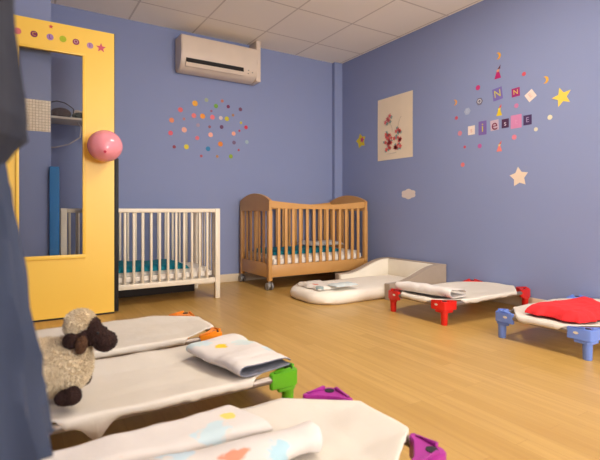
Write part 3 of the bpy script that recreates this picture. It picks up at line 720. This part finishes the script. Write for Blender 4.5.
# ---------------------------------------------------------------- bedding on the cots
def folded(name, corners, z, prof, mats, label, seedv, amp=.004, nlen=26, thick=.007, cat='blanket'):
    """a folded blanket. corners A,B (one long edge) C,D (other): bilinear footprint. prof: (s, dz) across, extruded along A->B"""
    A, Bq, Cq, D = [Vector((p[0], p[1], 0)) for p in corners]; bm = B(); rows = []
    for i in range(nlen+1):
        u = i/nlen; row = []
        for k, (s, dz) in enumerate(prof):
            p = (A*(1-u)+Bq*u)*(1-s)+(D*(1-u)+Cq*u)*s
            nzv = fbm(p.x*7, p.y*7, seedv+k*.02)
            row.append(bm.verts.new((p.x+.008*fbm(u*6, k*.15, seedv), p.y+.008*fbm(u*6, k*.15, seedv+4), z+dz*(1+.15*fbm(u*5, seedv))+amp*nzv*(1 if dz > .01 else .3))))
        rows.append(row)
    for a, b in zip(rows, rows[1:]):
        for k in range(len(prof)-1): bm.faces.new((a[k], a[k+1], b[k+1], b[k]))
    o = link(name, bm, mats, None, 60); tagp(o, label, cat)
    return solidify(o, thick, 0, 1, 1 if len(mats) > 1 else 0, 1 if len(mats) > 1 else 0)
# green cot: white printed blanket folded over, grey lining
mg = patches(mat('white_printed_fleece', (224, 216, 208), .95, (218, 208, 200), 8, .3, 14),
    [(.70, 1.70, 0.207, .034, (238, 200, 40)), (.63, 1.79, 0.207, .06, (200, 216, 216)), (.80, 1.72, 0.207, .055, (204, 214, 210)), (.68, 1.86, 0.197, .035, (226, 222, 120)), (.86, 1.58, 0.197, .04, (196, 208, 210))])
def spiral(s0, s1, h, layers):
    """profile of a folded cloth: bottom layer, round bend, top layer"""
    p = []; n = 9
    return p
pf = [(1-a, b) for a, b in [(.0, .004), (.12, .003), (.3, .003), (.5, .003), (.7, .003), (.86, .004), (.95, .010), (.985, .022), (.965, .035), (.9, .042), (.8, .040), (.6, .036), (.4, .035), (.2, .034), (.06, .028), (-.01, .014)]]
folded('folded_blanket', [(.650, 1.425), (.575, 1.79), (.850, 1.89), (.885, 1.465)], .160, pf, [mg, M['greylining']], 'white printed blanket with grey lining folded on the green cot', 21, .008)
# purple cot: rolled duvet with pastel print, and its loose end
mp_ = patches(mat('pastel_printed_duvet', (224, 216, 208), .95, (218, 208, 200), 8, .3, 12),
    [(.20, 1.03, 0.217, .045, (236, 130, 96)), (.30, 1.00, 0.217, .05, (196, 214, 222)), (.42, 1.06, 0.217, .06, (200, 218, 222)), (.48, 1.12, 0.197, .02, (236, 212, 110)), (.50, .88, 0.217, .05, (176, 206, 214)),
     (.40, .90, 0.226, .045, (240, 150, 120)), (.62, .87, 0.217, .035, (160, 196, 206))])
def roll(bm, pts, r, seedv, n=28, flatz=.75):
    rings = []; pts = [Vector(p) for p in pts]
    for i, p in enumerate(pts):
        t = (pts[min(i+1, len(pts)-1)]-pts[max(0, i-1)]).normalized(); s = Vector((-t.y, t.x, 0)).normalized()
        endf = 1
        if i in (0, len(pts)-1): endf = .55
        rg = []
        for k in range(n):
            a = 2*PI*k/n; rad = r[i]*endf*(1+.10*fbm(p.x*8+math.cos(a), p.y*8+math.sin(a), seedv))
            rg.append(bm.verts.new(p+s*math.cos(a)*rad*1.25+Vector((0, 0, math.sin(a)*rad*flatz))))
        rings.append(rg)
    for a, b in zip(rings, rings[1:]):
        for k in range(n): bm.faces.new((a[k], a[(k+1) % n], b[(k+1) % n], b[k]))
    bm.faces.new(rings[0][::-1]); bm.faces.new(rings[-1])
bm = B(); N = 22; A0, A1 = Vector((-.02, .99, .182)), Vector((.645, .93, .180))
roll(bm, [A0.lerp(A1, min(1, max(0, (i-.5)/(N-1)+.0)))+Vector((0, .008*math.sin(i*.7), .0)) for i in range(N+1)], [.040+.006*math.sin(i*.9) for i in range(N+1)], 31)
for v in bm.verts: v.co.z = max(v.co.z, .152)
o = link('rolled_duvet', bm, mp_, None, 70); tagp(o, 'white pastel printed duvet rolled up on the purple cot', 'duvet')
folded('folded_blanket', [(.02, 1.165), (.50, 1.19), (.57, 1.03), (.02, 1.06)], .1575, pf, [mp_], 'white pastel printed blanket tucked behind the rolled duvet', 33, .006)
# red cot: pale blanket at its near end
mr_ = patches(mat('ivory_printed_blanket', (224, 216, 208), .95, (218, 208, 200), 10, .3, 16), [(2.46, 2.36, 0.176, .02, (226, 196, 50)), (2.42, 2.02, 0.176, .03, (150, 146, 146)), (2.50, 2.1, 0.176, .03, (196, 194, 190))])
folded('folded_blanket', [(2.40, 1.975), (2.345, 2.43), (2.54, 2.45), (2.60, 2.0)], .1595, [(a, b*1.45) for a, b in pf], [mr_], 'ivory blanket folded at the near end of the red cot', 35, .006, 30)
# blue cot: crumpled red blanket
bm = B(); nx, ny = 54, 40; rows = []
P00, P10, P11, P01 = Vector((2.47, 1.51, 0)), Vector((3.12, 1.50, 0)), Vector((2.80, 1.14, 0)), Vector((2.47, 1.215, 0))
for j in range(ny+1):
    row = []
    for i in range(nx+1):
        u, v = i/nx, j/ny; p = (P00*(1-u)+P10*u)*(1-v)+(P01*(1-u)+P11*u)*v
        e = min(u, 1-u, v, 1-v)
        p += Vector((.03*fbm(v*3, 2, u), .03*fbm(u*3, 5, v), 0))
        ridge = abs(fbm((u*1.2+v*1.1)*1.5, v*2-u, 7, 2)); z = .1565+.040*min(1, e*11)**.5*(1+.15*math.sin(u*7))+.018*(.4-ridge)*min(1, e*8)+.002*fbm(u*14, v*14, 3)
        row.append(bm.verts.new((p.x, p.y, z)))
    rows.append(row)
for j in range(ny):
    for i in range(nx): bm.faces.new((rows[j][i], rows[j][i+1], rows[j+1][i+1], rows[j+1][i]))
o = link('red_blanket', bm, M['redcloth'], None, 80); tagp(o, 'crumpled bright red blanket on the blue cot', 'blanket'); solidify(o, .008, 0, 1)

# ---------------------------------------------------------------- plush sheep
SX, SY, SZ = .122, 1.598, .167
shp = empty('plush_sheep', (SX, SY, SZ), 0, 'plush toy sheep with cream wool and dark face on green cot', 'plush toy')
def meld(name, balls, m, parent, voxel=.006, smooth_it=6):
    bm = B()
    for c, r, rot in balls: ellipsoid(bm, c, r, rot)
    o = link(name, bm, m, parent); md = o.modifiers.new('r', 'REMESH'); md.mode = 'VOXEL'; md.voxel_size = voxel
    sm = o.modifiers.new('s', 'SMOOTH'); sm.iterations = smooth_it; apply_mods(o)
    o.data.polygons.foreach_set('use_smooth', [True]*len(o.data.polygons)); return o
def tufts(o, count, ln, wd, seedv):
    """short curled wool tufts fused into the same mesh"""
    rnd = random.Random(seedv); me = o.data; polys = me.polygons; bm = B(); bm.from_mesh(me)
    cnt = len(polys)
    for _ in range(count):
        p = polys[rnd.randrange(cnt)]; nrm = p.normal; c = p.center
        d = (nrm+Vector((rnd.uniform(-.7, .7), rnd.uniform(-.7, .7), rnd.uniform(-.8, .3)))).normalized(); s = d.orthogonal().normalized()*wd; t = d.cross(s)
        l = ln*rnd.uniform(.5, 1.1); b1 = [bm.verts.new(c-nrm*.002+v_) for v_ in (s, -.5*s+.87*t, -.5*s-.87*t)]
        tip = bm.verts.new(c+d*l+Vector((rnd.uniform(-1, 1), rnd.uniform(-1, 1), rnd.uniform(-1, 1)))*ln*.25)
        for k in range(3): bm.faces.new((b1[k], b1[(k+1) % 3], tip))
    bm.to_mesh(me); bm.free(); me.update()
E3 = lambda x, y, z: __import__('mathutils').Euler((x, y, z)).to_matrix()
# camera-right direction is (+.846,-.532): head points that way
hd = Vector((.846, -.532, 0)); hp = Vector((.532, .846, 0)); up = Vector((0, 0, 1))
def Q(a, b, c): return hd*a+hp*b+up*c
body = meld('wool_body', [(Q(-.045, 0, .088), (.120, .092, .092), E3(0, .1, -.56)), (Q(.012, 0, .098), (.078, .075, .090), None), (Q(.038, 0, .15), (.050, .045, .05), None), (Q(-.10, .0, .075), (.08, .08, .075), None)], M['wool'], shp)
tufts(body, 14000, .011, .0026, 1)
topw = meld('wool_cap', [(Q(.058, 0, .242), (.042, .044, .036), None), (Q(.046, .0, .222), (.034, .042, .03), None)], M['wool'], shp, .004); tufts(topw, 5000, .009, .0022, 2)
head = meld('head', [(Q(.070, 0, .195), (.040, .040, .040), None), (Q(.110, 0, .195), (.034, .034, .034), None), (Q(.136, 0, .176), (.036, .036, .034), None), (Q(.098, 0, .222), (.026, .030, .034), None)], M['brown'], shp, .004); tufts(head, 3500, .004, .0018, 3)
ear = meld('ear', [(Q(.086, -.052, .178), (.018, .011, .032), E3(.1, .25, -.5))], M['earbrown'], shp, .003); tufts(ear, 600, .004, .0016, 4)
ear = meld('ear', [(Q(.052, -.044, .188), (.026, .016, .026), E3(.1, -.25, -.5))], M['brown'], shp, .003); tufts(ear, 600, .004, .0016, 5)
for a, b in ((.058, -.085), (.02, .06), (-.13, -.085), (-.13, .075)):
    ft = meld('foot', [(Q(a, b, .026), (.032, .026, .024), None), (Q(a+.022, b-.004, .034), (.024, .022, .028), None)], M['brown'], shp, .004); tufts(ft, 1600, .004, .0018, 6)
shp.scale = (1, 1, .95)
for s in (-.030, .030):
    bm = B(); ellipsoid(bm, Q(.126, s, .210), (.005, .005, .005), u=12, v=8); link('eye', bm, M['black'], shp, 60)

# ---------------------------------------------------------------- hanging garments at the left (on the wall behind the frame's edge)
rack = empty('coat_hook_rail', (XL, .85, 1.45), 0, 'white coat hook rail fixed on the left wall beside the camera', 'coat rack')
link('board', box(B(), XL+.0005, XL+.02, .45, 1.25, 1.40, 1.50, .004), M['ivory'], rack, 40, world=True)
for y in (.62, .85, 1.08):
    bm = B(); tube(bm, [(XL+.018, y, 1.45), (XL+.06, y, 1.44), (XL+.08, y, 1.47)], .007, 10); link('hook', bm, M['steel'], rack, 60, world=True)
def px_at(px_, d):      # lateral position of an image column at a depth
    return (px_-300)/FPX*d
def drape(name, m, rings, label, seedv, folds=7, famp=.10, n=64):
    """hanging cloth: rings of (z, centre x, centre y, rx, ry)"""
    bm = B(); rows = []
    # resample
    zs = []; S = 60
    for i in range(S+1):
        t = i/S*(len(rings)-1); k = min(len(rings)-2, int(t)); f = t-k; f = f*f*(3-2*f)*.5+f*.5
        zs.append([a*(1-f)+b*f for a, b in zip(rings[k], rings[k+1])])
    for i, (z, cx, cy, rx, ry) in enumerate(zs):
        row = []
        for k in range(n):
            a = 2*PI*k/n; q = i/S
            ff = 1+famp*1.5*(.3+.7*q)*(1-2*abs(math.sin(folds*a*.5+.25*math.sin(2*q*PI+seedv)+seedv+.6*math.sin(3*a)))**.7)+.06*fbm(math.cos(a)*1.6, math.sin(a)*1.6, q*4+seedv)
            row.append(bm.verts.new((cx+rx*ff*math.cos(a), cy+ry*ff*math.sin(a), z+.008*math.sin(a*2+seedv)*(i == S))))
        rows.append(row)
    for a, b in zip(rows, rows[1:]):
        for k in range(n): bm.faces.new((a[k], a[(k+1) % n], b[(k+1) % n], b[k]))
    bm.faces.new(rows[0])
    o = link(name, bm, m, None, 80); tagp(o, label, 'coat' if 'coat' in name else 'garment'); solidify(o, .004, -1); return o
def ring_for(py_, edge_px, cyy, rx, ry):
    """ring whose outline reaches image column edge_px at image row py_"""
    # tangent point of the ellipse seen from the camera: right-most along the camera's lateral axis
    k = (edge_px-300)/FPX; st, ct = math.sin(TH), math.cos(TH)
    # ray direction in plan and its right-hand normal
    dx, dy = ct+k*st, st-k*ct; L = math.hypot(dx, dy); dx, dy = dx/L, dy/L; nx_, ny_ = dy, -dx
    sup = math.sqrt((rx*nx_)**2+(ry*ny_)**2)          # support of the ellipse along the normal
    cx = (-sup-ny_*cyy)/nx_
    tx, ty = cx+rx*rx*nx_/sup, cyy+ry*ry*ny_/sup
    d = tx*ct+ty*st
    return [EYE-(py_-210)*d/FPX, cx, cyy, rx, ry]
low = [ring_for(-10, 6, .76, .05, .05), ring_for(90, 8, .76, .06, .07), ring_for(160, 0, .74, .07, .09), ring_for(200, 9, .73, .08, .10), ring_for(235, 18, .72, .085, .11), ring_for(270, 22, .71, .09, .12), ring_for(310, 25, .70, .09, .13), ring_for(350, 29, .69, .09, .14), ring_for(400, 38, .68, .092, .15), ring_for(452, 49, .67, .095, .16)]
drape('hanging_smock', M['denim'], low, 'dark blue cloth smock hanging down at the left edge of the view', 1.3, 13, .12, 120)
up_ = [ring_for(-40, 10, .60, .035, .05), ring_for(0, 13, .60, .038, .05), ring_for(50, 18, .60, .04, .05), ring_for(90, 21, .60, .042, .05), ring_for(120, 26, .60, .045, .055), ring_for(140, 24, .60, .043, .05), ring_for(152, 13, .60, .034, .04), ring_for(164, 4, .60, .026, .03)]
drape('hanging_coat', M['darkcloth'], up_, 'dark grey coat hanging above the blue smock at the left edge', 2.2, 9, .10, 96)
